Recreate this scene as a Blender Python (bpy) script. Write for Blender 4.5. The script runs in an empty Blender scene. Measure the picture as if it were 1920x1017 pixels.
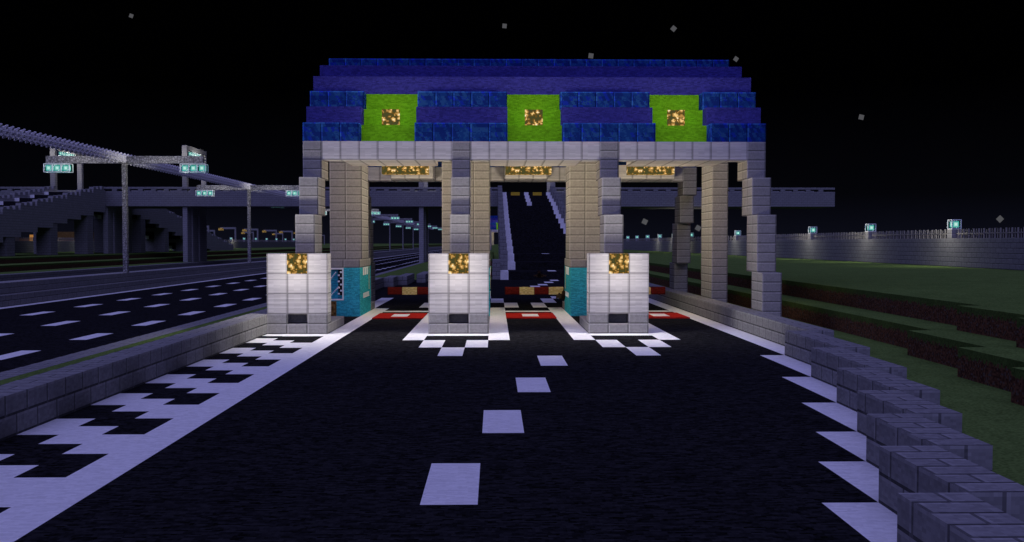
import bpy, math, random
from mathutils import Vector, Euler
S = bpy.context.scene
C = S.collection
R = math.radians
random.seed(7)

# ------------------------------------------------------------------ camera
cam = bpy.data.cameras.new("camera")
camo = bpy.data.objects.new("camera", cam); C.objects.link(camo)
cam.sensor_width = 36.0
cam.lens = 1726.1 / 1920 * 36
cam.clip_start = 0.1; cam.clip_end = 8000
camo.location = (1.2965, -15.828, 4.540)
camo.rotation_euler = (R(90 - 1.758), 0, R(-1.083))
S.camera = camo
S.render.resolution_x = 1024; S.render.resolution_y = 542

# ------------------------------------------------------------------ night sky
w = bpy.data.worlds.new("World"); S.world = w; w.use_nodes = True
nt = w.node_tree
bg = nt.nodes["Background"]
tc = nt.nodes.new("ShaderNodeTexCoord")
sp = nt.nodes.new("ShaderNodeSeparateXYZ"); nt.links.new(tc.outputs["Generated"], sp.inputs[0])
cr = nt.nodes.new("ShaderNodeValToRGB")
cr.color_ramp.elements[0].position = 0.0; cr.color_ramp.elements[0].color = (.0036, .0040, .0085, 1)
cr.color_ramp.elements[1].position = 0.16; cr.color_ramp.elements[1].color = (.0001, .0001, .0002, 1)
e = cr.color_ramp.elements.new(0.05); e.color = (.0012, .0013, .0024, 1)
nt.links.new(sp.outputs[2], cr.inputs[0]); nt.links.new(cr.outputs[0], bg.inputs[0])
bg.inputs[1].default_value = 1.0

# ------------------------------------------------------------------ moonlight
sun = bpy.data.lights.new("moon", 'SUN'); suno = bpy.data.objects.new("moon", sun); C.objects.link(suno)
sun.energy = 1.72; sun.color = (.40, .40, 1.0); sun.angle = R(105)
suno.rotation_euler = Vector((0.22, 0.62, -1.0)).to_track_quat('-Z', 'Y').to_euler()
suno.location = (0, -40, 80)

S.view_settings.view_transform = 'Standard'; S.view_settings.look = 'None'
S.view_settings.exposure = 0.0; S.view_settings.gamma = 1.0
S.render.engine = 'CYCLES'
S.cycles.use_denoising = True
S.cycles.denoiser = 'OPENIMAGEDENOISE'; S.cycles.denoising_input_passes = 'RGB_ALBEDO_NORMAL'; S.cycles.denoising_prefilter = 'NONE'
S.cycles.max_bounces = 4; S.cycles.diffuse_bounces = 2
S.cycles.caustics_reflective = False; S.cycles.caustics_refractive = False
S.render.filter_size = 0.7

# ------------------------------------------------------------------ node helpers
class G:
    def __init__(s, name):
        s.m = bpy.data.materials.new(name); s.m.use_nodes = True
        s.t = s.m.node_tree; s.t.nodes.clear()
    def n(s, ty): return s.t.nodes.new(ty)
    def put(s, sock, v):
        if hasattr(v, "is_output"): s.t.links.new(v, sock)
        else: sock.default_value = v
    def f(s, op, a, b=None, c=None):
        k = s.n("ShaderNodeMath"); k.operation = op
        s.put(k.inputs[0], a)
        if b is not None: s.put(k.inputs[1], b)
        if c is not None: s.put(k.inputs[2], c)
        return k.outputs[0]
    def lerp(s, t, a, b):
        return s.f('ADD', a, s.f('MULTIPLY', t, s.f('SUBTRACT', b, a)))
    def xyz(s, x, y, z):
        k = s.n("ShaderNodeCombineXYZ")
        for i, v in enumerate((x, y, z)): s.put(k.inputs[i], v)
        return k.outputs[0]
    def noise(s, x, y, z=0.0):
        k = s.n("ShaderNodeTexWhiteNoise"); k.noise_dimensions = '3D'
        s.put(k.inputs["Vector"], s.xyz(x, y, z)); return k.outputs["Value"]
    def uv(s):
        t = s.n("ShaderNodeTexCoord"); g = s.n("ShaderNodeNewGeometry")
        a = s.n("ShaderNodeSeparateXYZ"); s.t.links.new(t.outputs["Object"], a.inputs[0])
        b = s.n("ShaderNodeSeparateXYZ"); s.t.links.new(g.outputs["True Normal"], b.inputs[0])
        P = [s.f('SUBTRACT', a.outputs[i], s.f('MULTIPLY', b.outputs[i], .012)) for i in range(3)]
        ax = s.f('GREATER_THAN', s.f('ABSOLUTE', b.outputs[0]), .7)
        s.az = s.f('GREATER_THAN', s.f('ABSOLUTE', b.outputs[2]), .7)
        s.H = s.lerp(ax, P[0], P[1]); s.V = s.lerp(s.az, P[2], P[1])
        s.L = s.f('ADD', s.f('FLOOR', P[0]), s.f('ADD', s.f('MULTIPLY', s.f('FLOOR', P[1]), 7.0), s.f('MULTIPLY', s.f('FLOOR', P[2]), 3.0)))
        s.px = s.f('FLOOR', s.f('MULTIPLY', s.H, 16.0)); s.py = s.f('FLOOR', s.f('MULTIPLY', s.V, 16.0))
        s.fh = s.f('MULTIPLY', s.f('FRACT', s.H), 16.0); s.fv = s.f('MULTIPLY', s.f('FRACT', s.V), 16.0)
        return s
    def ramp(s, fac, stops, interp='CONSTANT'):
        k = s.n("ShaderNodeValToRGB"); k.color_ramp.interpolation = interp
        el = k.color_ramp.elements
        el[0].position = stops[0][0]; el[0].color = (*stops[0][1], 1)
        el[1].position = stops[-1][0]; el[1].color = (*stops[-1][1], 1)
        for p, c in stops[1:-1]:
            q = el.new(p); q.color = (*c, 1)
        s.put(k.inputs[0], fac); return k.outputs[0]
    def tint(s, col, fac):
        k = s.n("ShaderNodeVectorMath"); k.operation = 'SCALE'
        s.put(k.inputs[0], col); s.put(k.inputs[3], fac); return k.outputs[0]
    def mixc(s, t, a, b):
        k = s.n("ShaderNodeMix"); k.data_type = 'RGBA'; k.clamp_factor = True
        s.put(k.inputs[0], t)
        s.put(k.inputs[6], (*a, 1) if isinstance(a, tuple) else a); s.put(k.inputs[7], (*b, 1) if isinstance(b, tuple) else b)
        return k.outputs[2]
    def diffuse(s, col, rough=1.0):
        b = s.n("ShaderNodeBsdfPrincipled"); o = s.n("ShaderNodeOutputMaterial")
        s.put(b.inputs["Base Color"], col if hasattr(col, "is_output") else (*col, 1)); b.inputs["Roughness"].default_value = rough
        b.inputs["Specular IOR Level"].default_value = 0.0
        s.t.links.new(b.outputs[0], o.inputs[0]); return s.m
    def emit(s, col, strength=1.0):
        b = s.n("ShaderNodeEmission"); o = s.n("ShaderNodeOutputMaterial")
        s.put(b.inputs[0], col if hasattr(col, "is_output") else (*col, 1)); b.inputs[1].default_value = strength
        s.t.links.new(b.outputs[0], o.inputs[0]); return s.m

def m_wool(name, col, var=.30):
    g = G(name).uv()
    sh = g.noise(g.py, 3.3, 1.1)
    cell = g.f('FLOOR', g.f('ADD', g.f('MULTIPLY', g.H, 16 / 3.0), g.f('MULTIPLY', sh, 3.0)))
    v = g.noise(cell, g.py, 5.5); v2 = g.noise(g.px, g.py, 9.1)
    fac = g.f('ADD', 1 - var * .75, g.f('ADD', g.f('MULTIPLY', v, var), g.f('MULTIPLY', v2, var * .5)))
    return g.diffuse(g.tint(col, fac))

def m_brick(name, col, var=.22, mort=.55):
    g = G(name).uv()
    row = g.f('FLOOR', g.f('MULTIPLY', g.V, 2.0))
    fv = g.f('MULTIPLY', g.f('FRACT', g.f('MULTIPLY', g.V, 2.0)), 8.0)
    hh = g.f('ADD', g.H, g.f('MULTIPLY', g.f('FRACT', g.f('MULTIPLY', row, .5)), 1.0))
    fh = g.f('MULTIPLY', g.f('FRACT', hh), 16.0)
    dark = g.f('MAXIMUM', g.f('LESS_THAN', fv, 1.0), g.f('LESS_THAN', fh, 1.0))
    hi = g.f('MAXIMUM', g.f('GREATER_THAN', fv, 7.0), g.f('MULTIPLY', g.f('LESS_THAN', fh, 2.0), .7))
    nz = g.noise(g.f('FLOOR', g.f('MULTIPLY', g.H, 8.0)), g.py, 2.0); n2 = g.noise(g.px, g.py, 4.0)
    nb = g.noise(g.f('FLOOR', hh), row, 8.0)
    fac = g.f('ADD', 1 - var * .9, g.f('ADD', g.f('MULTIPLY', nz, var), g.f('ADD', g.f('MULTIPLY', n2, var * .5), g.f('MULTIPLY', nb, var * .4))))
    fac = g.f('MULTIPLY', fac, g.f('SUBTRACT', g.f('ADD', 1.0, g.f('MULTIPLY', hi, .26)), g.f('MULTIPLY', dark, mort)))
    return g.diffuse(g.tint(col, fac))

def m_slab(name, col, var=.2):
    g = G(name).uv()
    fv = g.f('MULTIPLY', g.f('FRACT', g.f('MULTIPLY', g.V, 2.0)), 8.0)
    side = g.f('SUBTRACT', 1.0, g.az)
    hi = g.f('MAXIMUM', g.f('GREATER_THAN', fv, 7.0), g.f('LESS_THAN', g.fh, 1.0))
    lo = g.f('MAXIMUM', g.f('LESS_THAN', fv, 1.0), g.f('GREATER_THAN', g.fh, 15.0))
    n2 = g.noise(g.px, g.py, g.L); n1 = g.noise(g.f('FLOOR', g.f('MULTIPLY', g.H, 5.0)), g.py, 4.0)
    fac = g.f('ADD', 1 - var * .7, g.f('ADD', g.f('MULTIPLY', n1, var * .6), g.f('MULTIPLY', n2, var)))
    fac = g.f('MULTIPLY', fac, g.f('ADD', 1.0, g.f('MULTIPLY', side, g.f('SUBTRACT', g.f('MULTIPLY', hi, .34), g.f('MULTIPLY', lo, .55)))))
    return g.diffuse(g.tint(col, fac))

def m_quartz(name, col, var=.16):
    g = G(name).uv()
    edge = g.f('MAXIMUM', g.f('LESS_THAN', g.fh, 1.0), g.f('LESS_THAN', g.fv, 1.0))
    edge = g.f('MAXIMUM', edge, g.f('MULTIPLY', g.f('GREATER_THAN', g.fh, 15.0), .6))
    n1 = g.noise(g.py, 1.0, 2.0); n2 = g.noise(g.f('FLOOR', g.f('MULTIPLY', g.H, 3.0)), g.py, 4.0)
    fac = g.f('ADD', 1 - var, g.f('ADD', g.f('MULTIPLY', n1, var), g.f('MULTIPLY', n2, var * .5)))
    fac = g.f('MULTIPLY', fac, g.f('SUBTRACT', 1.0, g.f('MULTIPLY', edge, .5)))
    return g.diffuse(g.tint(col, fac))

def m_lapis(name):
    g = G(name).uv()
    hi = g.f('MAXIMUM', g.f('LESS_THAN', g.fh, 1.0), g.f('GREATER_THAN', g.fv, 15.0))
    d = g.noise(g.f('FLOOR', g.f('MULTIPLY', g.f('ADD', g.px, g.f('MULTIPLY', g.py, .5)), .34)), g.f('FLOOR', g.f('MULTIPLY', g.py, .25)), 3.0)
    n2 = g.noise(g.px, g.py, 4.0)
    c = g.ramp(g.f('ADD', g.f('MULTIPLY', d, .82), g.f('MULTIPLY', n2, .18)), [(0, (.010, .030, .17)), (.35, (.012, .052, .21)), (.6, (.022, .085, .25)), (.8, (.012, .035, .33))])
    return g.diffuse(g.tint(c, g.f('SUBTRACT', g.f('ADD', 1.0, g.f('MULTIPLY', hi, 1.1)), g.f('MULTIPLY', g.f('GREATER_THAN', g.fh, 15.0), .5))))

def m_glow(name, k=1.0):
    g = G(name).uv()
    v = g.n("ShaderNodeTexVoronoi"); v.inputs["Scale"].default_value = .27
    g.put(v.inputs["Vector"], g.xyz(g.px, g.py, g.f('MULTIPLY', g.L, 1.37)))
    nz = g.noise(g.px, g.py, g.L)
    fac = g.f('ADD', g.f('MULTIPLY', v.outputs["Distance"], 1.0), g.f('MULTIPLY', nz, .22))
    c = g.ramp(fac, [(0, (1.0, .90, .64)), (.22, (.92, .60, .22)), (.40, (.50, .27, .07)), (.55, (.13, .075, .014)), (.70, (.065, .062, .020))])
    return g.emit(c, k)

def m_lantern(name, inner, outer, k=1.0):
    g = G(name).uv()
    # cores are cubes of half size .32 about their origin
    d = g.f('MAXIMUM', g.f('ABSOLUTE', g.f('SUBTRACT', g.f('FRACT', g.f('ADD', g.H, .0)), .5)), g.f('ABSOLUTE', g.f('SUBTRACT', g.f('FRACT', g.V), .5)))
    q = g.f('DIVIDE', g.f('FLOOR', g.f('MULTIPLY', d, 20.0)), 20.0)
    c = g.ramp(q, [(0, inner), (.06, inner), (.24, outer)], 'LINEAR')
    return g.emit(c, k)

def m_grass(name):
    g = G(name).uv()
    n1 = g.noise(g.px, g.py, 1.0); n3 = g.noise(g.f('FLOOR', g.H), g.f('FLOOR', g.V), 6.0)
    gf = g.f('ADD', .62, g.f('ADD', g.f('MULTIPLY', n1, .55), g.f('MULTIPLY', n3, .16)))
    top = g.tint((.100, .158, .042), gf)
    n2 = g.noise(g.px, g.py, 4.0); n4 = g.noise(g.px, 2.0, 7.0)
    dirt = g.ramp(n2, [(0, (.050, .026, .018)), (.3, (.085, .042, .026)), (.6, (.122, .062, .036)), (.9, (.09, .075, .066))])
    lip = g.f('GREATER_THAN', g.fv, g.f('SUBTRACT', 13.0, g.f('MULTIPLY', n4, 3.0)))
    side = g.mixc(lip, dirt, g.tint((.058, .094, .026), gf))
    return g.diffuse(g.mixc(g.az, side, top))

def m_cobble(name, col):
    g = G(name).uv()
    v = g.n("ShaderNodeTexVoronoi"); v.feature = 'DISTANCE_TO_EDGE'; v.inputs["Scale"].default_value = .22
    g.put(v.inputs["Vector"], g.xyz(g.px, g.py, 0.0))
    c = g.ramp(g.f('ADD', v.outputs["Distance"], g.f('MULTIPLY', g.noise(g.px, g.py, 3.0), .10)), [(0, (.34, .34, .34)), (.13, (.7, .7, .7)), (.22, (.95, .95, .95)), (.36, (1.2, 1.2, 1.2))])
    k = g.n("ShaderNodeVectorMath"); k.operation = 'MULTIPLY'; g.put(k.inputs[0], c); k.inputs[1].default_value = col
    return g.diffuse(k.outputs[0])

def m_speck(name, stops, hz=16.0, vz=16.0):
    g = G(name).uv()
    a = g.noise(g.f('FLOOR', g.f('MULTIPLY', g.H, hz)), g.f('FLOOR', g.f('MULTIPLY', g.V, vz)), g.L)
    return g.diffuse(g.ramp(a, stops))

M = dict(
    black=m_wool("black_wool", (.015, .015, .017), 1.15),
    white=m_wool("white_wool", (.78, .78, .78), .16),
    blue=m_wool("blue_wool", (.048, .046, .245), .5),
    green=m_wool("lime_wool", (.165, .47, .012), .42),
    red=m_wool("red_wool", (.42, .022, .016), .3),
    teal=m_wool("teal_wool", (.045, .43, .52), .5),
    yellow=m_wool("yellow_wool", (.62, .42, .04), .2),
    brick=m_brick("stone_brick", (.215, .215, .22), .26, .68),
    lbrick=m_brick("pale_stone_brick", (.285, .285, .29), .26, .55),
    slab=m_slab("smooth_stone", (.265, .26, .26), .18),
    quartz=m_quartz("white_quartz", (.60, .58, .57), .30),
    lapis=m_lapis("lapis_block"),
    glow=m_glow("glowstone", 1.0),
    glowfar=m_glow("orange_lamp_glow", .55),
    lantern=m_lantern("teal_lantern_glow", (.60, .95, .85), (.040, .42, .37), .85),
    grass=m_grass("grass_block"),
    cobble=m_cobble("cobblestone", (.34, .335, .33)),
    cage=G("glass_cage_white").diffuse((.85, .9, .9)),
    web=G("white_web_thread").diffuse((.78, .76, .78)),
    dark=m_slab("dark_recess", (.10, .10, .10)),
    nether=m_brick("red_brick", (.11, .012, .010), .4),
    sand=m_speck("sandstone", [(0, (.52, .37, .15)), (.3, (.60, .45, .21)), (.6, (.66, .52, .27)), (.85, (.55, .40, .14))], 8, 16),
    wood=m_speck("brown_wood_panel", [(0, (.10, .055, .018)), (.3, (.17, .10, .03)), (.6, (.26, .16, .055)), (.85, (.13, .07, .02))], 8, 8),
    iron=G("iron_bar_grey").diffuse((.24, .23, .21)),
    bat=m_speck("brown_fur", [(0, (.050, .028, .016)), (.4, (.075, .042, .022)), (.75, (.032, .018, .012))], 16, 16),
    batwing=m_speck("brown_wing_skin", [(0, (.10, .062, .03)), (.5, (.15, .09, .04)), (.8, (.075, .045, .022))], 16, 16),
    pane=G("dark_window_glass").diffuse((.006, .006, .008), .25),
    orange=m_speck("orange_clay", [(0, (.36, .16, .04)), (.4, (.46, .22, .06)), (.75, (.30, .13, .035))], 2, 2),
    orangelit=G("lit_orange_window").emit((.34, .15, .04), 1.0),
    star=G("star_glow").emit((.075, .075, .082), 1.0),
)

# ------------------------------------------------------------------ mesh helpers
class MB:
    def __init__(s): s.v = []; s.f = []
    def box(s, x0, y0, z0, x1, y1, z1):
        i = len(s.v)
        s.v += [(x0, y0, z0), (x1, y0, z0), (x1, y1, z0), (x0, y1, z0), (x0, y0, z1), (x1, y0, z1), (x1, y1, z1), (x0, y1, z1)]
        s.f += [(i, i+3, i+2, i+1), (i+4, i+5, i+6, i+7), (i, i+1, i+5, i+4), (i+1, i+2, i+6, i+5), (i+2, i+3, i+7, i+6), (i+3, i, i+4, i+7)]
        return s
    def quad(s, x0, y0, x1, y1, z):
        i = len(s.v); s.v += [(x0, y0, z), (x1, y0, z), (x1, y1, z), (x0, y1, z)]; s.f.append((i, i+1, i+2, i+3)); return s
    def bar(s, a, b, t):
        a = Vector(a); b = Vector(b); d = (b - a).normalized()
        u = d.orthogonal().normalized() * t; w_ = d.cross(u).normalized() * t
        i = len(s.v)
        for p in (a, b):
            for q in (u + w_, u - w_, -u - w_, -u + w_): s.v.append(tuple(p + q))
        s.f += [(i, i+1, i+5, i+4), (i+1, i+2, i+6, i+5), (i+2, i+3, i+7, i+6), (i+3, i, i+4, i+7), (i, i+3, i+2, i+1), (i+4, i+5, i+6, i+7)]
        return s
    def poly(s, pts, d):
        """closed outline pts (3D, planar) given thickness vector d"""
        n = len(pts); i = len(s.v); d = Vector(d)
        s.v += [tuple(p) for p in pts] + [tuple(Vector(p) + d) for p in pts]
        s.f.append(tuple(range(i, i+n))); s.f.append(tuple(range(i+2*n-1, i+n-1, -1)))
        for k in range(n): s.f.append((i+k, i+(k+1) % n, i+n+(k+1) % n, i+n+k))
        return s
    def build(s, name, mat, parent=None, loc=(0, 0, 0), off=(0, 0, 0)):
        """off is subtracted from the vertices (to move them into the parent's space)"""
        me = bpy.data.meshes.new(name)
        me.from_pydata([(a-off[0], b-off[1], c-off[2]) for a, b, c in s.v], [], s.f); me.update()
        if isinstance(mat, str): mat = M[mat]
        me.materials.append(mat)
        o = bpy.data.objects.new(name, me); C.objects.link(o); o.location = loc
        if parent: o.parent = parent
        return o

def tag(o, label, cat, group=None, kind=None):
    o['label'] = label; o['category'] = cat
    if group: o['group'] = group
    if kind: o['kind'] = kind
    return o
def thing(name, loc, label, cat, group=None):
    o = bpy.data.objects.new(name, None); C.objects.link(o); o.location = loc; o.empty_display_size = .3
    return tag(o, label, cat, group)
def lamp_light(parent, loc, power, col, radius=.25, reach=15.0):
    """a lamp whose light fades out smoothly and ends at its reach"""
    l = bpy.data.lights.new("lamp_light", 'POINT'); l.energy = power; l.color = col; l.shadow_soft_size = radius
    l.use_nodes = True; t = l.node_tree
    em = t.nodes["Emission"]; fo = t.nodes.new("ShaderNodeLightFalloff"); fo.inputs["Strength"].default_value = 1.0
    def mth(op, a, b):
        k = t.nodes.new("ShaderNodeMath"); k.operation = op
        for i, v in enumerate((a, b)):
            if hasattr(v, "is_output"): t.links.new(v, k.inputs[i])
            else: k.inputs[i].default_value = v
        return k.outputs[0]
    fade = mth('MAXIMUM', mth('SUBTRACT', 1.0, mth('DIVIDE', fo.outputs["Linear"], reach)), 0.0)
    t.links.new(mth('MULTIPLY', mth('POWER', fade, 1.8), fo.outputs["Constant"]), em.inputs["Strength"])
    o = bpy.data.objects.new("lamp_light", l); C.objects.link(o); o.location = loc; o.parent = parent
    return o
def copy_tree(o, parent=None):
    c = o.copy(); C.objects.link(c); c.parent = parent
    for ch in [x for x in bpy.data.objects if x.parent == o]: copy_tree(ch, c)
    return c
ORD = ["nearest", "second", "third", "fourth", "fifth", "sixth", "seventh", "eighth", "ninth", "tenth", "eleventh", "twelfth", "thirteenth", "fourteenth", "fifteenth", "sixteenth"]
WARM = (1.0, .925, .82)

# ------------------------------------------------------------------ ground, roads
STEPS = [(-40, -6, 6), (-6, -3, 7), (-3, 0, 8), (0, 3, 9), (3, 6, 10), (6, 10, 11), (10, 15, 12), (15, 21, 13), (21, 97, 14)]
FAR = 2600
b = MB()
for y0, y1, x in STEPS: b.box(-10.5, y0, -.4, x + .5, y1, 0)
o = b.build("road", "black"); tag(o, "black asphalt toll road running under the toll gate", "road", kind="structure")

g = MB()
for y0, y1, x in STEPS:
    if y1 == 97: y1 = FAR
    g.box(x + .5, y0, -.5, x + 5, y1, 0)
    g.box(x + 5, y0, -.5, x + 7, y1, 1)
    g.box(x + 7, y0, -.5, 900, y1, 2)
g.box(-15, -40, -.6, -10.5, 78, 0)
g.box(-15, 78, -.6, 14.5, 82, -.02)          # ground under the far slip road
g.box(-15, 82, -.6, 14.5, FAR, -.02)
g.box(-6, 106, -.3, 1, 300, 1); g.box(-6, 126, 1.001, 1, 300, 2)
g.box(-75, -40, -1.6, -69, FAR, 0); g.box(-81, -40, -1.6, -75, FAR, 1); g.box(-900, -40, -1.6, -81, FAR, 2)
o = g.build("grass_terraces", "grass"); tag(o, "dark green grass terraces with brown soil steps beside the roads", "grass bank", kind="structure")

b = MB().box(-69, -40, -1.6, -15.5, FAR, -1)
o = b.build("highway", "black"); tag(o, "wide black highway left of the toll road", "road", kind="structure")

z = .005
mk = MB()
mk.quad(-7, -14, -6, 48, z)
mk.quad(-8, 48, -7, 60, z); 
for k in range(-3, 8):                              # stepped diagonal hatching on the left shoulder
    y = 2 + 4 * k
    if y + 2 > 29: continue
    if k < 6:
        mk.quad(-8, y + 2, -7, y + 4, z); mk.quad(-9, y + 3, -8, y + 5, z); mk.quad(-10, y + 4 , -9, y + 6, z)
mk.quad(-8, 28.9, -7, 30, z); mk.quad(-9, 28.9, -8, 30, z); mk.quad(-10, 29, -9, 30, z)
for x0 in (-2, 6):                                  # outlines round the two middle islands
    mk.quad(x0 - 1, 27, x0, 48.5, z); mk.quad(x0 + 3, 27, x0 + 4, 48.5, z)
    mk.quad(x0, 29, x0 + 3, 30, z)
    mk.quad(x0, 24, x0 + 1, 27, z); mk.quad(x0 + 2, 24, x0 + 3, 27, z); mk.quad(x0 + 1, 21, x0 + 2, 24, z)
    mk.quad(x0, 46, x0 + 3, 47, z)
    mk.quad(x0 - 2, 48.6, x0 - 1, 53.7, z); mk.quad(x0 - 1, 53.7, x0, 58.9, z); mk.quad(x0, 58.9, x0 + 1, 62, z)
    mk.quad(x0 + 4, 48.6, x0 + 5, 53.7, z); mk.quad(x0 + 3, 53.7, x0 + 4, 58.9, z); mk.quad(x0 + 2, 58.9, x0 + 3, 62, z)
for x, y in ((0, 0), (1, 6), (2, 12), (3, 18)): mk.quad(x, y, x + 1, y + 3, z)
for x, y in ((5, 79), (6, 83), (7, 89), (8, 94.5)): mk.quad(x, y - .8, x + 1, y + 2.2, z)
for (y0, y1, x) in STEPS:
    mk.quad(x - 1, y0, x, y1 if y1 < 97 else 90, z)
for x0 in (-6, 2, 10): mk.quad(x0, 44.5, x0 + 3, 45.5, z)
o = mk.build("road_markings", "white"); tag(o, "white lines, dashes and stepped hatching painted on toll road", "road marking", kind="structure")

b = MB()
for x0 in (-6, 2, 10): b.box(x0, 39, .0, x0 + 3, 40, .0625); b.box(x0, 42, 0, x0 + 3, 43, .0625); b.box(x0, 40, 0, x0 + 1, 42, .0625); b.box(x0 + 2, 40, 0, x0 + 3, 42, .0625)
o = b.build("stop_strips", "red"); tag(o, "red stop strips laid across the toll lanes", "road marking", kind="structure")
b = MB()
for x0 in (-6, 2, 10): b.box(x0 + 1, 40, 0, x0 + 2, 42, .0625)
o = b.build("stop_strip_panels", "white"); tag(o, "pale panels set in the red stop strips", "road marking", kind="structure")

b = MB(); b.quad(-41, -20, -40, 1500, -.994); b.quad(-17, -20, -16, 1500, -.994)
for k in range(-5, 110):
    y = 37 + 9 * k
    for x in (-23, -29, -35): b.quad(x, y, x + 1, y + 3.8, -.994)
for k in range(0, 110):
    for x in (-50, -56, -62): b.quad(x, 37 + 9 * k, x + 1, 40.8 + 9 * k, -.994)
o = b.build("highway_markings", "white"); tag(o, "rows of white lane dashes on the highway", "road marking", kind="structure")

# ------------------------------------------------------------------ walls along the roads
t = thing("barrier_wall", (14, 21, 0), "low stone brick wall stepping diagonally along right road edge", "wall")
for y0, y1, x in STEPS:
    MB().box(x, y0, 0, x + 1, y1, 1).build("wall_segment", "brick", t, off=(14, 21, 0))
t = thing("median_wall", (-11, 0, 0), "straight low stone brick wall beside white hatched shoulder on the left", "wall")
MB().box(-11, -30, 0, -10, 78, 1).build("wall_body", "brick", t, off=(-11, 0, 0))
t = thing("highway_edge_wall", (-16, 0, -1), "thin stone wall between median grass strip and the highway", "wall")
MB().box(-16, -30, -1, -15, 1200, .004).build("wall_body", "brick", t, off=(-16, 0, -1))
t = thing("central_reservation_wall", (-42, 0, -1), "long stepped stone wall beyond the highway carrying the tall lamps", "wall")
MB().box(-42, -30, -1.2, -41, 1200, 0).build("lower_course", "brick", t, off=(-42, 0, -1))
MB().box(-44, -30, -1.2, -42, 1200, 1).build("upper_course", "lbrick", t, off=(-42, 0, -1))
o = MB().box(-69.5, -30, -1.2, -68, 1200, .004).build("far_verge_wall", "brick"); tag(o, "dark low brick wall in front of left grass terraces", "wall")
t = thing("slip_road_wall", (-10, 78, 0), "staggered stone wall blocks on grass behind the left toll cabin", "wall")
for k, (x, y0, y1) in enumerate(((-10, 78, 84), (-9, 82, 91), (-7.5, 88, 98), (-6, 95, 108), (-4.5, 103, 118), (-3, 114, 130))):
    MB().box(x, y0, -.1, x + 1, y1, 1).build("wall_segment", "brick", t, off=(-10, 78, 0))

# ------------------------------------------------------------------ toll machines on the islands
def toll_machine(x0, label):
    t = thing("toll_machine", (x0, 30, 0), label, "toll machine", "toll machines facing the approach lanes")
    P = (x0, 30, 0)
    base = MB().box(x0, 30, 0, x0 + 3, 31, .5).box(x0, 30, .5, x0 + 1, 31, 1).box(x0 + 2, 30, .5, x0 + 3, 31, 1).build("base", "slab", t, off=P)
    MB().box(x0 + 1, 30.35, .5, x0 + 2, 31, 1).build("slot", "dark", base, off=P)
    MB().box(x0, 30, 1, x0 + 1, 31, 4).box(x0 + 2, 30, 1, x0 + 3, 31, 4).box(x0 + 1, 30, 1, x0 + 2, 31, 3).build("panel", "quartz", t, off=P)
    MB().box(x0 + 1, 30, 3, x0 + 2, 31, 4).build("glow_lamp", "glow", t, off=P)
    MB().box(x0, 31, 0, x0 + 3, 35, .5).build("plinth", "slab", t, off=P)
    lamp_light(t, (1.5, -.9, 3.5), LP['machine'], WARM, .3, 13.5)
    return t
LP = dict(machine=62, dorm=19, inner=62, ceil=36, tlamp=34, wall=42, gantry=85)
toll_machine(-10, "white toll machine with glowing block beside the left median wall")
toll_machine(-2, "white toll machine with glowing block in the middle, between two lanes")
toll_machine(6, "white toll machine with glowing block at right, nearest diagonal wall")

# ------------------------------------------------------------------ toll cabins
def toll_cabin(x0, x1, label, win=True):
    t = thing("toll_cabin", (x0, 41, 0), label, "toll cabin", "teal cabins under the toll gate")
    P = (x0, 41, 0)
    wl = MB()
    if win:
        wl.box(x0 + 1, 41, 0, x1, 46, 3).box(x0, 41, 0, x0 + 1, 46, 1).box(x0, 41.3, 1, x0 + 1, 46, 3)
    else:
        wl.box(x0, 41, 0, x1, 46, 3)
    wl.build("wall", "teal", t, off=P)
    if win:
        fr = MB().box(x0 + .0, 40.97, 2.9, x0 + 1, 41.05, 3.0).box(x0 + .92, 40.97, 1, x0 + 1, 41.05, 2.9).box(x0, 40.97, 1, x0 + .92, 41.05, 1.08)
        for k in range(7):
            fr.box(x0 + .12 + .06 * k, 40.985, 2.2 + .08 * k, x0 + .18 + .06 * k, 41.03, 2.27 + .08 * k)
            fr.box(x0 + .22 + .07 * k, 40.985, 1.3 + .08 * k, x0 + .28 + .07 * k, 41.03, 1.37 + .08 * k)
        for k in range(8): fr.box(x0 + .64 + .14 * (k % 2), 40.985, 1.35 + .19 * k, x0 + .76 + .14 * (k % 2), 41.03, 1.45 + .19 * k)
        f_ = fr.build("window_frame", "cage", t, off=P)
        MB().box(x0 + .66, 41.04, 1.3, x0 + .88, 41.31, 2.88).build("pane", "pane", f_, off=P)
        MB().box(x0, 40.97, .02, x0 + .55, 41.0, .95).build("wood_panel", "wood", t, off=P)
    for xs in ((x1, x1 + .03), (x0 - .03, x0)):
        q = MB().box(xs[0], 42.3, 2.92, xs[1], 44.6, 2.98)
        for k in range(3): q.box(xs[0], 42.35 + .8 * k, 2.5, xs[1], 42.75 + .8 * k, 2.92)
        q.build("top_grille", "cage", t, off=P)
        q = MB().box(xs[0], 42.4, 1.05, xs[1], 45.1, 1.1)
        for k in range(6): q.box(xs[0], 42.42 + .46 * k, 1.1, xs[1], 42.6 + .46 * k, 1.36)
        q.build("bottom_grille", "cage", t, off=P)
        MB().box(xs[0], 45.0, 1.5, xs[1], 45.07, 3.0).build("door_edge", "sand", t, off=P)
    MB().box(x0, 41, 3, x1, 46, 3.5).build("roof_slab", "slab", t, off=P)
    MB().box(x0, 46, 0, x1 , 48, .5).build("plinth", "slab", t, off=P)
    return t
toll_cabin(-9, -7, "teal toll cabin with framed window behind the left toll machine")
toll_cabin(-2, 1, "teal toll cabin mostly hidden behind the middle toll machine", False)
toll_cabin(6, 9, "teal toll cabin just left of and behind right toll machine", False)

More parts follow.
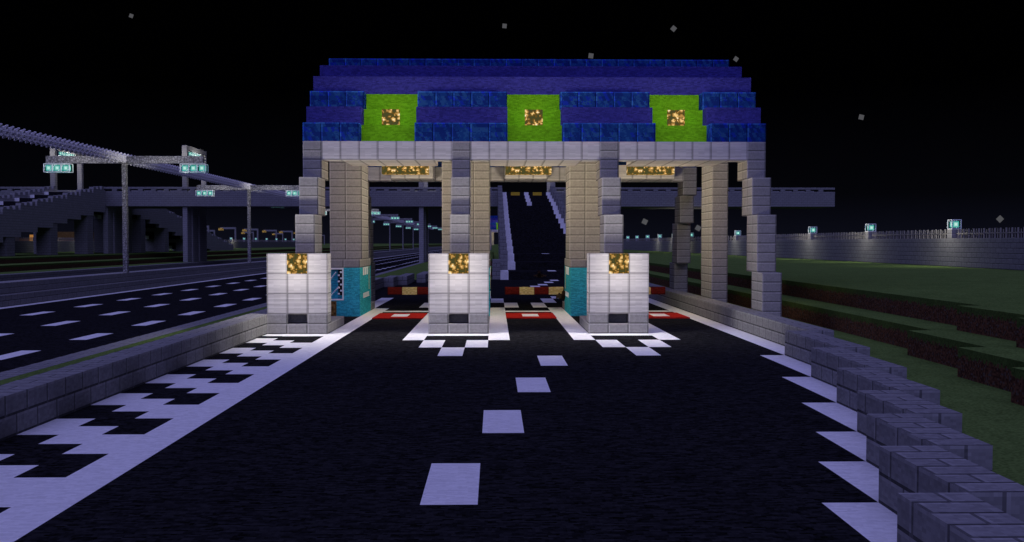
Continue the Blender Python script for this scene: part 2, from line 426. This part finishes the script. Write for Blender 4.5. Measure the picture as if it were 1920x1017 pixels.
# ------------------------------------------------------------------ toll gate
gate = thing("toll_gate", (-9, 34, 0), "wide toll gate with stepped blue roof and three lime panels over the lanes", "toll gate")
P = (-9, 34, 0)
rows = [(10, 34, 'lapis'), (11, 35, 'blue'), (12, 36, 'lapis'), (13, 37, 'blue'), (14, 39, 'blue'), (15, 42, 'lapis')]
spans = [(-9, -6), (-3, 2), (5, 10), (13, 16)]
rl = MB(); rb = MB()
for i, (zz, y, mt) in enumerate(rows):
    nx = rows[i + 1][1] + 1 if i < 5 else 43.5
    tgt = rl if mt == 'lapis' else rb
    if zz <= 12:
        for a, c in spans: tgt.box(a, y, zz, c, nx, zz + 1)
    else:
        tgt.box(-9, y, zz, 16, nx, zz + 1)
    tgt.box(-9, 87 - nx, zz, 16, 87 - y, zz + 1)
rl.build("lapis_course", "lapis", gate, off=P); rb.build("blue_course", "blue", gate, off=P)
for x0 in (-6, 2, 10):
    d = MB()
    d.box(x0, 35, 10, x0 + 3, 37, 11).box(x0, 36, 11, x0 + 1, 38, 12).box(x0 + 2, 36, 11, x0 + 3, 38, 12).box(x0, 37, 12, x0 + 3, 38.002, 13)
    do = d.build("green_panel", "green", gate, off=P)
    MB().box(x0 + 1, 36, 11, x0 + 2, 37, 12).build("glow_lamp", "glow", do, off=P)
    lamp_light(gate, (x0 + 1.5 - P[0], 33.9 - P[1], 12.3), LP['dorm'], WARM, .3)          # the block glows outwards
    lamp_light(gate, (x0 + 1.5 - P[0], 38.8 - P[1], 8.4), LP['inner'], (1.0, .80, .55), .4, 13.0)   # extra fill light added under the roof to brighten the pillar fronts
bm = MB()
for a, c in ((-8, -1), (0, 7), (8, 15)): bm.box(a, 34, 9, c, 35, 10)
bm.build("front_beam", "quartz", gate, off=P)
bm = MB().box(-8, 51, 9, 15, 52, 10)
for a, c in ((-6, -3), (2, 5), (10, 14)): bm.box(a, 49, 9, c, 51, 10)
bm.build("rear_beam", "quartz", gate, off=P)
for a in (-7, 1, 9):
    MB().box(a, 35, 9, a + 5, 38, 10).build("soffit", "quartz", gate, off=P)
for x in (-9, -1, 7, 15):
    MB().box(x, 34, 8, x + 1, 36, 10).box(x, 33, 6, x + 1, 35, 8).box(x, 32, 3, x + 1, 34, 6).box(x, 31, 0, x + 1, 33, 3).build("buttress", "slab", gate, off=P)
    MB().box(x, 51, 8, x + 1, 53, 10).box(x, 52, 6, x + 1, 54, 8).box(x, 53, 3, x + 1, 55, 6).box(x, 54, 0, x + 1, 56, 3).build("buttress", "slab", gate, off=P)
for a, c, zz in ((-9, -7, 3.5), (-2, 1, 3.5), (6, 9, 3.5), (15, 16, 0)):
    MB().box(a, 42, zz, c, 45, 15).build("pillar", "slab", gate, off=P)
far = copy_tree(gate); far.location = (-9, 34 + 335, 0); far['label'] = "distant blue toll gate glimpsed between middle pillar and stepped ramp"

for x0, nm in ((-6, "left"), (2, "middle"), (10, "right")):
    t = thing("ceiling_lamp", (x0, 44, 9), "glowing three-block lamp bar hanging over the %s toll lane" % nm, "ceiling lamp", "lamp bars under the toll gate roof")
    MB().box(x0, 44, 9, x0 + 3, 45, 10).build("lamp_body", "glow", t, off=(x0, 44, 9))
    MB().box(x0 + 1, 44.2, 10, x0 + 2, 44.8, 15).build("hanger", "blue", t, off=(x0, 44, 9))
    lamp_light(t, (1.5, .2, -1.6), LP['ceil'], (1.0, .85, .64), .4)

# ------------------------------------------------------------------ barrier arms
for x0, order, lb in ((-6, "nsns", "red and sand barrier arm across the left toll lane"), (2, "nsns", "red and sand barrier arm across the middle toll lane"), (9, "snsn", "red and sand barrier arm across the right toll lane, mostly hidden")):
    t = thing("barrier_arm", (x0, 47, 1), lb, "barrier", "barrier arms across the toll lanes")
    for k, ch in enumerate(order):
        MB().box(x0 + k, 47, 1, x0 + k + 1, 47.5, 1.5).build("red_segment" if ch == 'n' else "sand_segment", "nether" if ch == 'n' else "sand", t, off=(x0, 47, 1))

# ------------------------------------------------------------------ stepped ramp straight ahead
YY = [97, 104.3, 111.6, 118.9, 126.2, 133.5, 140.7, 148, 153, 160, 166, 169.5, 175, 182, 188, 193.5, 200.1]
ramp = thing("stepped_ramp", (3, 97, 0), "black stepped ramp with pale kerbs climbing to the bridge behind the toll gate", "ramp")
P = (3, 97, 0)
dk = MB(); kl = MB(); kr = MB(); wl = MB(); wr = MB(); cl = MB(); yl = MB()
for i in range(16):
    y0, y1 = YY[i], YY[i + 1]; s = -1 if i == 0 else 0
    zt = i + 1; zb = max(-.2, zt - 4.5)
    dk.box(4 + s, y0, zb, 13, y1, zt)
    kl.box(3 + s, y0, zb, 4 + s, y1, zt); kr.box(13, y0, zb, 14, y1, zt)
    wl.box(2 + s, y0 - .01, zb, 3 + s, y1, zt + 1.0); wl.box(2 + s, y0 - .01, zt + 1.0, 3 + s, y0 + 2.5, zt + 1.5)
    wr.box(14, y0 - .01, zb, 15, y1, zt + 1.0); wr.box(14, y0 - .01, zt + 1.0, 15, y0 + 2.5, zt + 1.5)
    if i in (0, 2, 5, 8): MB().box(8, y0 + 1.5, zt, 9, y0 + 5, zt + .006).build("centre_line", "white", ramp, off=P)
    if i >= 12: cl.box(8, y0 - .02, zt - .98, 9, y1 - .03, zt + .006)
for a in (5, 10): MB().box(a, YY[15] - .02, 15.02, a + 2, YY[15] + 1, 16.006).build("yellow_marking", "yellow", ramp, off=P)
dk.build("road_deck", "black", ramp, off=P); kl.build("kerb", "white", ramp, off=P); kr.build("kerb", "white", ramp, off=P)
wl.build("side_wall", "brick", ramp, off=P); wr.build("side_wall", "brick", ramp, off=P)
cl.build("centre_line", "white", ramp, off=P)

# ------------------------------------------------------------------ bridge
br = thing("bridge", (0, 200, 0), "long stone brick bridge with slotted parapet crossing behind the toll gate", "bridge")
P = (0, 200, 0)
MB().box(-330, 200.2, 13, 81.4, 215, 16).build("deck", "brick", br, off=P)
def parapet(y0, y1, gaps):
    pb = MB()
    segs = [(-330, gaps[0][0])] + [(gaps[i][1], gaps[i + 1][0]) for i in range(len(gaps) - 1)] + [(gaps[-1][1], 81.4)]
    for a, c in segs:
        pb.box(a, y0, 13 if y0 < 205 else 16, c, y1, 16.5); pb.box(a, y0, 17, c, y1, 17.5)
        k = math.ceil((a - .55) / 3)
        while k * 3 + .55 + 1.1 < c:
            x = k * 3 + .55 - 1.0
            if x > a: pb.box(x, y0, 16.5, x + 1.1, y1, 17)
            k += 1
    pb.build("parapet", "brick", br, off=P)
parapet(199.9, 200.9, [(-101, -90), (2, 15)])
parapet(214, 215, [(-101, -90), (2, 15)])
for x in (-125, -89.8, -71.4, -16.4, -140):
    pm = MB().box(x, 200.5, -1.0, x + 1.05, 215, 13)
    for y in (203.5, 208.5): pm.box(x - .25, y, -1, x + 1.35, y + 1.2, 13)
    pm.build("pillar", "lbrick", br, off=P)

# gantry lights on the bridge
LAN = {}
def lantern(parent, c, s=.48, core=.33, mat="lantern"):
    """one glowing core inside a white edged glass cage, centred on c (parent's space)"""
    key = (s, core, mat)
    if key not in LAN:
        a = MB().box(-core + .5, -core + .5, -core + .5, core + .5, core + .5, core + .5)
        q = MB(); e = .036
        for u in (-1, 1):
            for v_ in (-1, 1):
                q.box(-s, u*s - e, v_*s - e, s, u*s + e, v_*s + e)
                q.box(u*s - e, -s, v_*s - e, u*s + e, s, v_*s + e)
                q.box(u*s - e, v_*s - e, -s, u*s + e, v_*s + e, s)
        for k in range(4):
            q.box(-.42 + .09*k, -s - .02, .18 + .07*k, -.36 + .09*k, -s + .02, .24 + .07*k)
            q.box(.16 + .07*k, -s - .02, -.40 + .07*k, .22 + .07*k, -s + .02, -.34 + .07*k)
            q.box(-s - .02, -.3 + .1*k, .1 + .07*k, -s + .02, -.23 + .1*k, .17 + .07*k)
        co = a.build("lantern_core", mat); cg = q.build("glass_cage", "cage")
        LAN[key] = (co, cg)
        m1, m2 = co, cg
    else:
        m1 = LAN[key][0].copy(); m2 = LAN[key][1].copy(); C.objects.link(m1); C.objects.link(m2)
    m2.parent = parent; m2.location = c
    m1.parent = m2; m1.location = (-.5, -.5, -.5)
    return m2

GX = [(-101.7, "leftmost"), (-71.3, "left"), (-41.0, "hidden"), (-16.4, "inner"), (14.4, "right")]
def gantry(x):
    t = thing("gantry_lamp", (x, 200, 16), "", "lamp gantry", "lamp gantries on the bridge")
    for y in (.2, 14.0): MB().box(0, y, -3 if y < 1 else 0, 1.1, y + 1, 11.2).build("post", "slab", t)
    MB().box(0, 1.2, 10.1, 1.1, 14, 11.2).build("beam", "slab", t)
    for k in range(4): lantern(t, (.55, 4.6 + 1.9 * k, 9.6))
    lamp_light(t, (2.2, 6, 8.4), LP['gantry'], (1.0, .97, .92), .4); lamp_light(t, (.55, -1.4, 9.0), LP['gantry'] * .5, (1.0, .97, .92), .4)
    return t
g0 = gantry(GX[0][0])
GL = ["tall lamp gantry on the bridge, the leftmost one, above the left ramp", "tall lamp gantry on the bridge between the first two cobblestone street lamps",
      "lamp gantry on the bridge hidden behind left gate buttress", "lamp gantry post on bridge seen left of the middle gate pillar", "lamp gantry at top of the stepped ramp on its right"]
g0['label'] = GL[0]
for k in (1, 3, 4):
    o = copy_tree(g0); o.location = (GX[k][0], 200, 16); o['label'] = GL[k]

# ------------------------------------------------------------------ side ramps joining the bridge on the left
def side_ramp(name, ys, sgn, n, label):
    t = thing(name, (-101, ys, 0), label, "ramp"); P = (-101, ys, 0)
    wa = MB(); wb = MB(); dk = MB(); kb = MB()
    for i in range(n):
        ya, yb = ys + sgn * 6.4 * i, ys + sgn * 6.4 * (i + 1)
        y0, y1 = min(ya, yb), max(ya, yb)
        zt = 16 - i; zb = max(1.5, zt - 4.4)
        dk.box(-99, y0, zb, -90, y1, zt); kb.box(-100, y0, zb, -99, y1, zt)
        for m, x in ((wa, -90), (wb, -101)):
            m.box(x, y0, zb, x + 1, y1, zt + .8)
            for q in range(3):
                m.box(x - .02, y0 + .2 + q * 2.13, zt + .8, x + 1.02, y0 + 1.3 + q * 2.13, zt + 1.15 + .35 * (q if sgn < 0 else 2 - q) * .6)
    wa.build("side_wall", "lbrick", t, off=P); wb.build("side_wall", "lbrick", t, off=P)
    dk.build("road_deck", "black", t, off=P); kb.build("kerb", "white", t, off=P)
    for k in range(4):
        y = ys + sgn * (8 + 17 * k); zt = 16 - int((8 + 17 * k) / 6.4) - 4.4
        if zt < 3: continue
        MB().box(-92, y - 1.5, 1.8, -89.1, y + 1.5, zt).box(-101, y - 1.5, 1.8, -98, y + 1.5, zt).box(-98, y - 1.45, zt - 1.0, -92, y + 1.45, zt).build("support", "brick", t, off=P)
    return t
side_ramp("left_ramp", 200, -1, 14, "stone ramp at far left descending from bridge towards the viewer")
side_ramp("rear_ramp", 215, 1, 14, "stone ramp behind the bridge descending away past its left pillars")

# ------------------------------------------------------------------ street lamps on the central reservation
def street_lamp(y):
    t = thing("street_lamp", (-42.35, y, 1), "", "street lamp", "T-shaped cobblestone lamps along the highway")
    MB().box(-.25, -.25, 0, .25, .25, 13.7).build("post", "cobble", t)
    MB().box(-9.1, -.25, 12.9, 9.3, .25, 13.75).build("arm", "cobble", t)
    for x in (-8.75, -7.75, -6.75, 7.15, 8.15, 9.15): lantern(t, (x, 0, 12.33))
    for x in (-7.75, 8.15): lamp_light(t, (x + (3 if x < 0 else -3), -2.6, 12.6), LP['tlamp'], (1.0, .98, .95), .4)
    return t
s0 = street_lamp(94)
for k in range(10):
    o = s0 if k == 0 else copy_tree(s0)
    if k >= 4:
        for ch in [x for x in bpy.data.objects if x.parent == o and x.type == 'LIGHT']: bpy.data.objects.remove(ch)
    o.location = (-42.35, 94 + 55 * k, 1)
    o['label'] = "T-shaped cobblestone street lamp with teal lanterns beside highway, %s from the camera" % ORD[k]

# web cable strung over the street lamps
wb = MB()
y = 36.0
while y < 640:
    for sx in (1, -1):
        for (p, q) in (((-.5, 0), (.5, 1)), ((-.5, 1), (.5, 0)), ((0, 0), (0, 1)), ((-.5, .5), (.5, .5)),
                       ((-.25, .5), (0, .75)), ((0, .75), (.25, .5)), ((.25, .5), (0, .25)), ((0, .25), (-.25, .5)),
                       ((-.45, .5), (0, .97)), ((0, .97), (.45, .5)), ((.45, .5), (0, .03)), ((0, .03), (-.45, .5))):
            wb.bar((p[0] * .9 * sx, y + .5 + p[0], p[1]), (q[0] * .9 * sx, y + .5 + q[0], q[1]), .075 if y < 260 else .09)
    y += 1.0 if y < 260 else 2.0
o = wb.build("web_cable", "web", loc=(-42.35, 0, 13.95)); tag(o, "pale lilac web-like cable strung above the highway from lamp to lamp", "cable")

# ------------------------------------------------------------------ boundary walls with railings and lamps
def boundary(name, x0, x1, y0, y1, inner, label):
    t = thing(name, (x0, y0, 2), label, "wall"); P = (x0, y0, 2)
    MB().box(x0, y0, 1.5, x1, y1, 5).build("wall_body", "brick", t, off=P)
    rg = MB(); xm = (x0 + x1) / 2; y = y0
    while y < y1:
        rg.box(xm - .03, y + .06, 5, xm + .03, y + .14, 5.98 - .12 * (int(y * 2) % 3 == 0))
        rg.box(xm - .08, y + .56, 5, xm + .08, y + .64, 6)
        y += 1.0 if y < y0 + 150 else 2.0
    rg.box(xm - .04, y0, 5.45, xm + .04, y1, 5.57)
    rg.build("railing", "iron", t, off=P)
boundary("boundary_wall", 49.85, 50.85, 20, 460, -1, "tall brick boundary wall with iron railing across the right field")
boundary("boundary_wall", -120, -119, 140, 620, 1, "distant brick boundary wall with iron railing seen under the left ramps")
def wall_lamp(x, y, light=True):
    t = thing("wall_lamp", (x, y, 5), "", "wall lamp", "")
    MB().box(-.5, -.5, 0, .5, .5, 1.0).build("lamp_base", "slab", t)
    lantern(t, (0, 0, 1.5))
    return t
def wall_light(o, side): lamp_light(o, (side * 1.6, 0, .9), LP['wall'], (1.0, .95, .85), .5)
w0 = wall_lamp(50.35, 81.3)
for k in range(13):
    o = w0 if k == 0 else copy_tree(w0)
    for ch in [x for x in bpy.data.objects if x.parent == o and x.type == 'LIGHT']: bpy.data.objects.remove(ch)
    o.location = (50.35, 81.6 + 21.9 * k, 5); o['group'] = "lanterns on the right boundary wall"
    o['label'] = "teal lantern in glass cage on right boundary wall, %s from the camera" % ORD[k]
    if k < 9: wall_light(o, -1)
for k in range(15):
    o = copy_tree(w0)
    for ch in [x for x in bpy.data.objects if x.parent == o and x.type == 'LIGHT']: bpy.data.objects.remove(ch)
    o.location = (-119.5, 232.9 + 22 * k, 5); o['group'] = "lanterns on the left boundary wall"
    o['label'] = "tiny teal lantern on distant left boundary wall, %s from the camera" % ORD[k]
    if k < 9: wall_light(o, 1)

# ------------------------------------------------------------------ far orange lamps
def far_lamp(x, y):
    t = thing("orange_lamp", (x, y, 2), "", "street lamp", "")
    MB().box(-.45, -.45, 0, .45, .45, 12).build("post", "slab", t)
    MB().box(-9, -.45, 10.9, -.45, .45, 12).build("arm", "lbrick", t)
    MB().box(-10.2, -.7, 10.1, -7.4, .7, 11.6).build("lamp_head", "glowfar", t)
    return t
f0 = far_lamp(0, 0)
k = 0
for x, y in [(-157 - .5 * i, 497 + 55 * i) for i in range(7)] + [(-206, 560 + 55 * 2 * i) for i in range(6)] + [(-113.5, 262)]:
    o = f0 if k == 0 else copy_tree(f0)
    o.location = (x, y, 2); o['group'] = "orange lamps beyond the left boundary wall"
    if k < 7: o['label'] = "orange lit lamp post beyond the left wall, front row, %s from left" % ("first" if k == 0 else ORD[k])
    elif k < 13: o['label'] = "orange lit lamp post beyond the left wall, rear row, %s from left" % ("first" if k == 7 else ORD[k - 7])
    else: o['label'] = "orange lit lamp just left of the bridge pillar under the left ramp"
    k += 1

# orange house and tower glimpsed under the left ramp
t = thing("orange_house", (-216, 385, 2), "orange lit house with stepped roof glimpsed under the left ramp", "house"); P = (-216, 385, 2)
MB().box(-204, 385, 2, -172, 400, 6.5).build("wall", "orange", t, off=P)
rf = MB()
for k in range(5): rf.box(-196 + 1.2 * k, 384, 6.5 + k * .55, -172 - .2 * k, 400, 7.05 + k * .55)
rf.build("roof", "wood", t, off=P)
MB().box(-199, 384.9, 3, -193, 385, 8).build("gable_window", "orangelit", t, off=P)
t = thing("grey_tower", (-214, 380, 2), "pale grey stone tower beside the orange house under left ramp", "tower"); P = (-214, 380, 2)
MB().box(-213, 380, 2, -209, 384, 12).build("shaft", "lbrick", t, off=P); MB().box(-206.5, 380, 2, -204, 384, 11).build("turret", "slab", t, off=P); MB().box(-209, 381, 2, -203, 384, 9).build("wing", "slab", t, off=P)

# ------------------------------------------------------------------ stars
def ray(u, v, d):
    f = 1726.1
    q = Vector(((u - 960) / f, -(v - 508.5) / f, -1.0)); q.rotate(camo.rotation_euler)
    return Vector(camo.location) + q * d
st = None
for i, (u, v, a, s) in enumerate(((246, 30, 20, 7), (946, 49, 5, 8), (1263, 54, 40, 9), (1108, 105, 8, 9), (1380, 111, 35, 8), (1615, 220, 12, 9), (1875, 411, 45, 10), (1209, 416, 25, 9.5), (1309, 428, 30, 9.5))):
    if st is None:
        st = MB().box(-.5, -.08, -.5, .5, .08, .5).build("star", "star"); o = st
    else:
        o = st.copy(); C.objects.link(o)
    h = s / 1726.1 * 2400
    o.location = ray(u, v, 2400); o.scale = (h, h, h); o.rotation_euler = (R(v * .01), R(a), 0)
    tag(o, "small grey square star glowing in the black night sky", "star", "stars in the night sky")

# ------------------------------------------------------------------ bats
def bat(loc, rz, label, flap):
    t = thing("bat", loc, label, "bat", "small brown bats near the barrier arms")
    t.rotation_euler = (R(25), 0, R(rz))
    bd = MB().box(-.14, -.1, -.22, .14, .1, .14).box(-.11, -.14, .12, .11, .1, .34).box(-.05, -.17, .16, .05, -.13, .22).build("body", "bat", t)
    for s in (-1, 1):
        MB().poly([(s*.03, -.05, .33), (s*.13, -.05, .33), (s*.12, -.05, .50), (s*.08, -.05, .52)], (0, .06, 0)).build("ear", "bat", bd)
        MB().poly([(s*.13, 0, .12), (s*.42, -.06*flap, .20*flap + .12), (s*.62, -.1*flap, .05*flap), (s*.55, -.08*flap, -.18), (s*.36, -.03, -.08), (s*.30, -.02, -.22), (s*.13, 0, -.16)], (0, .03, 0)).build("wing", "batwing", t)
    return t
bat((5.85, 45.3, .98), 30, "dark brown bat with ears in front of sand barrier block beside teal cabin", 1)
bat((5.3, 66, 1.65), -20, "faint brown bat flying over the black road ahead of the ramp", -.6)
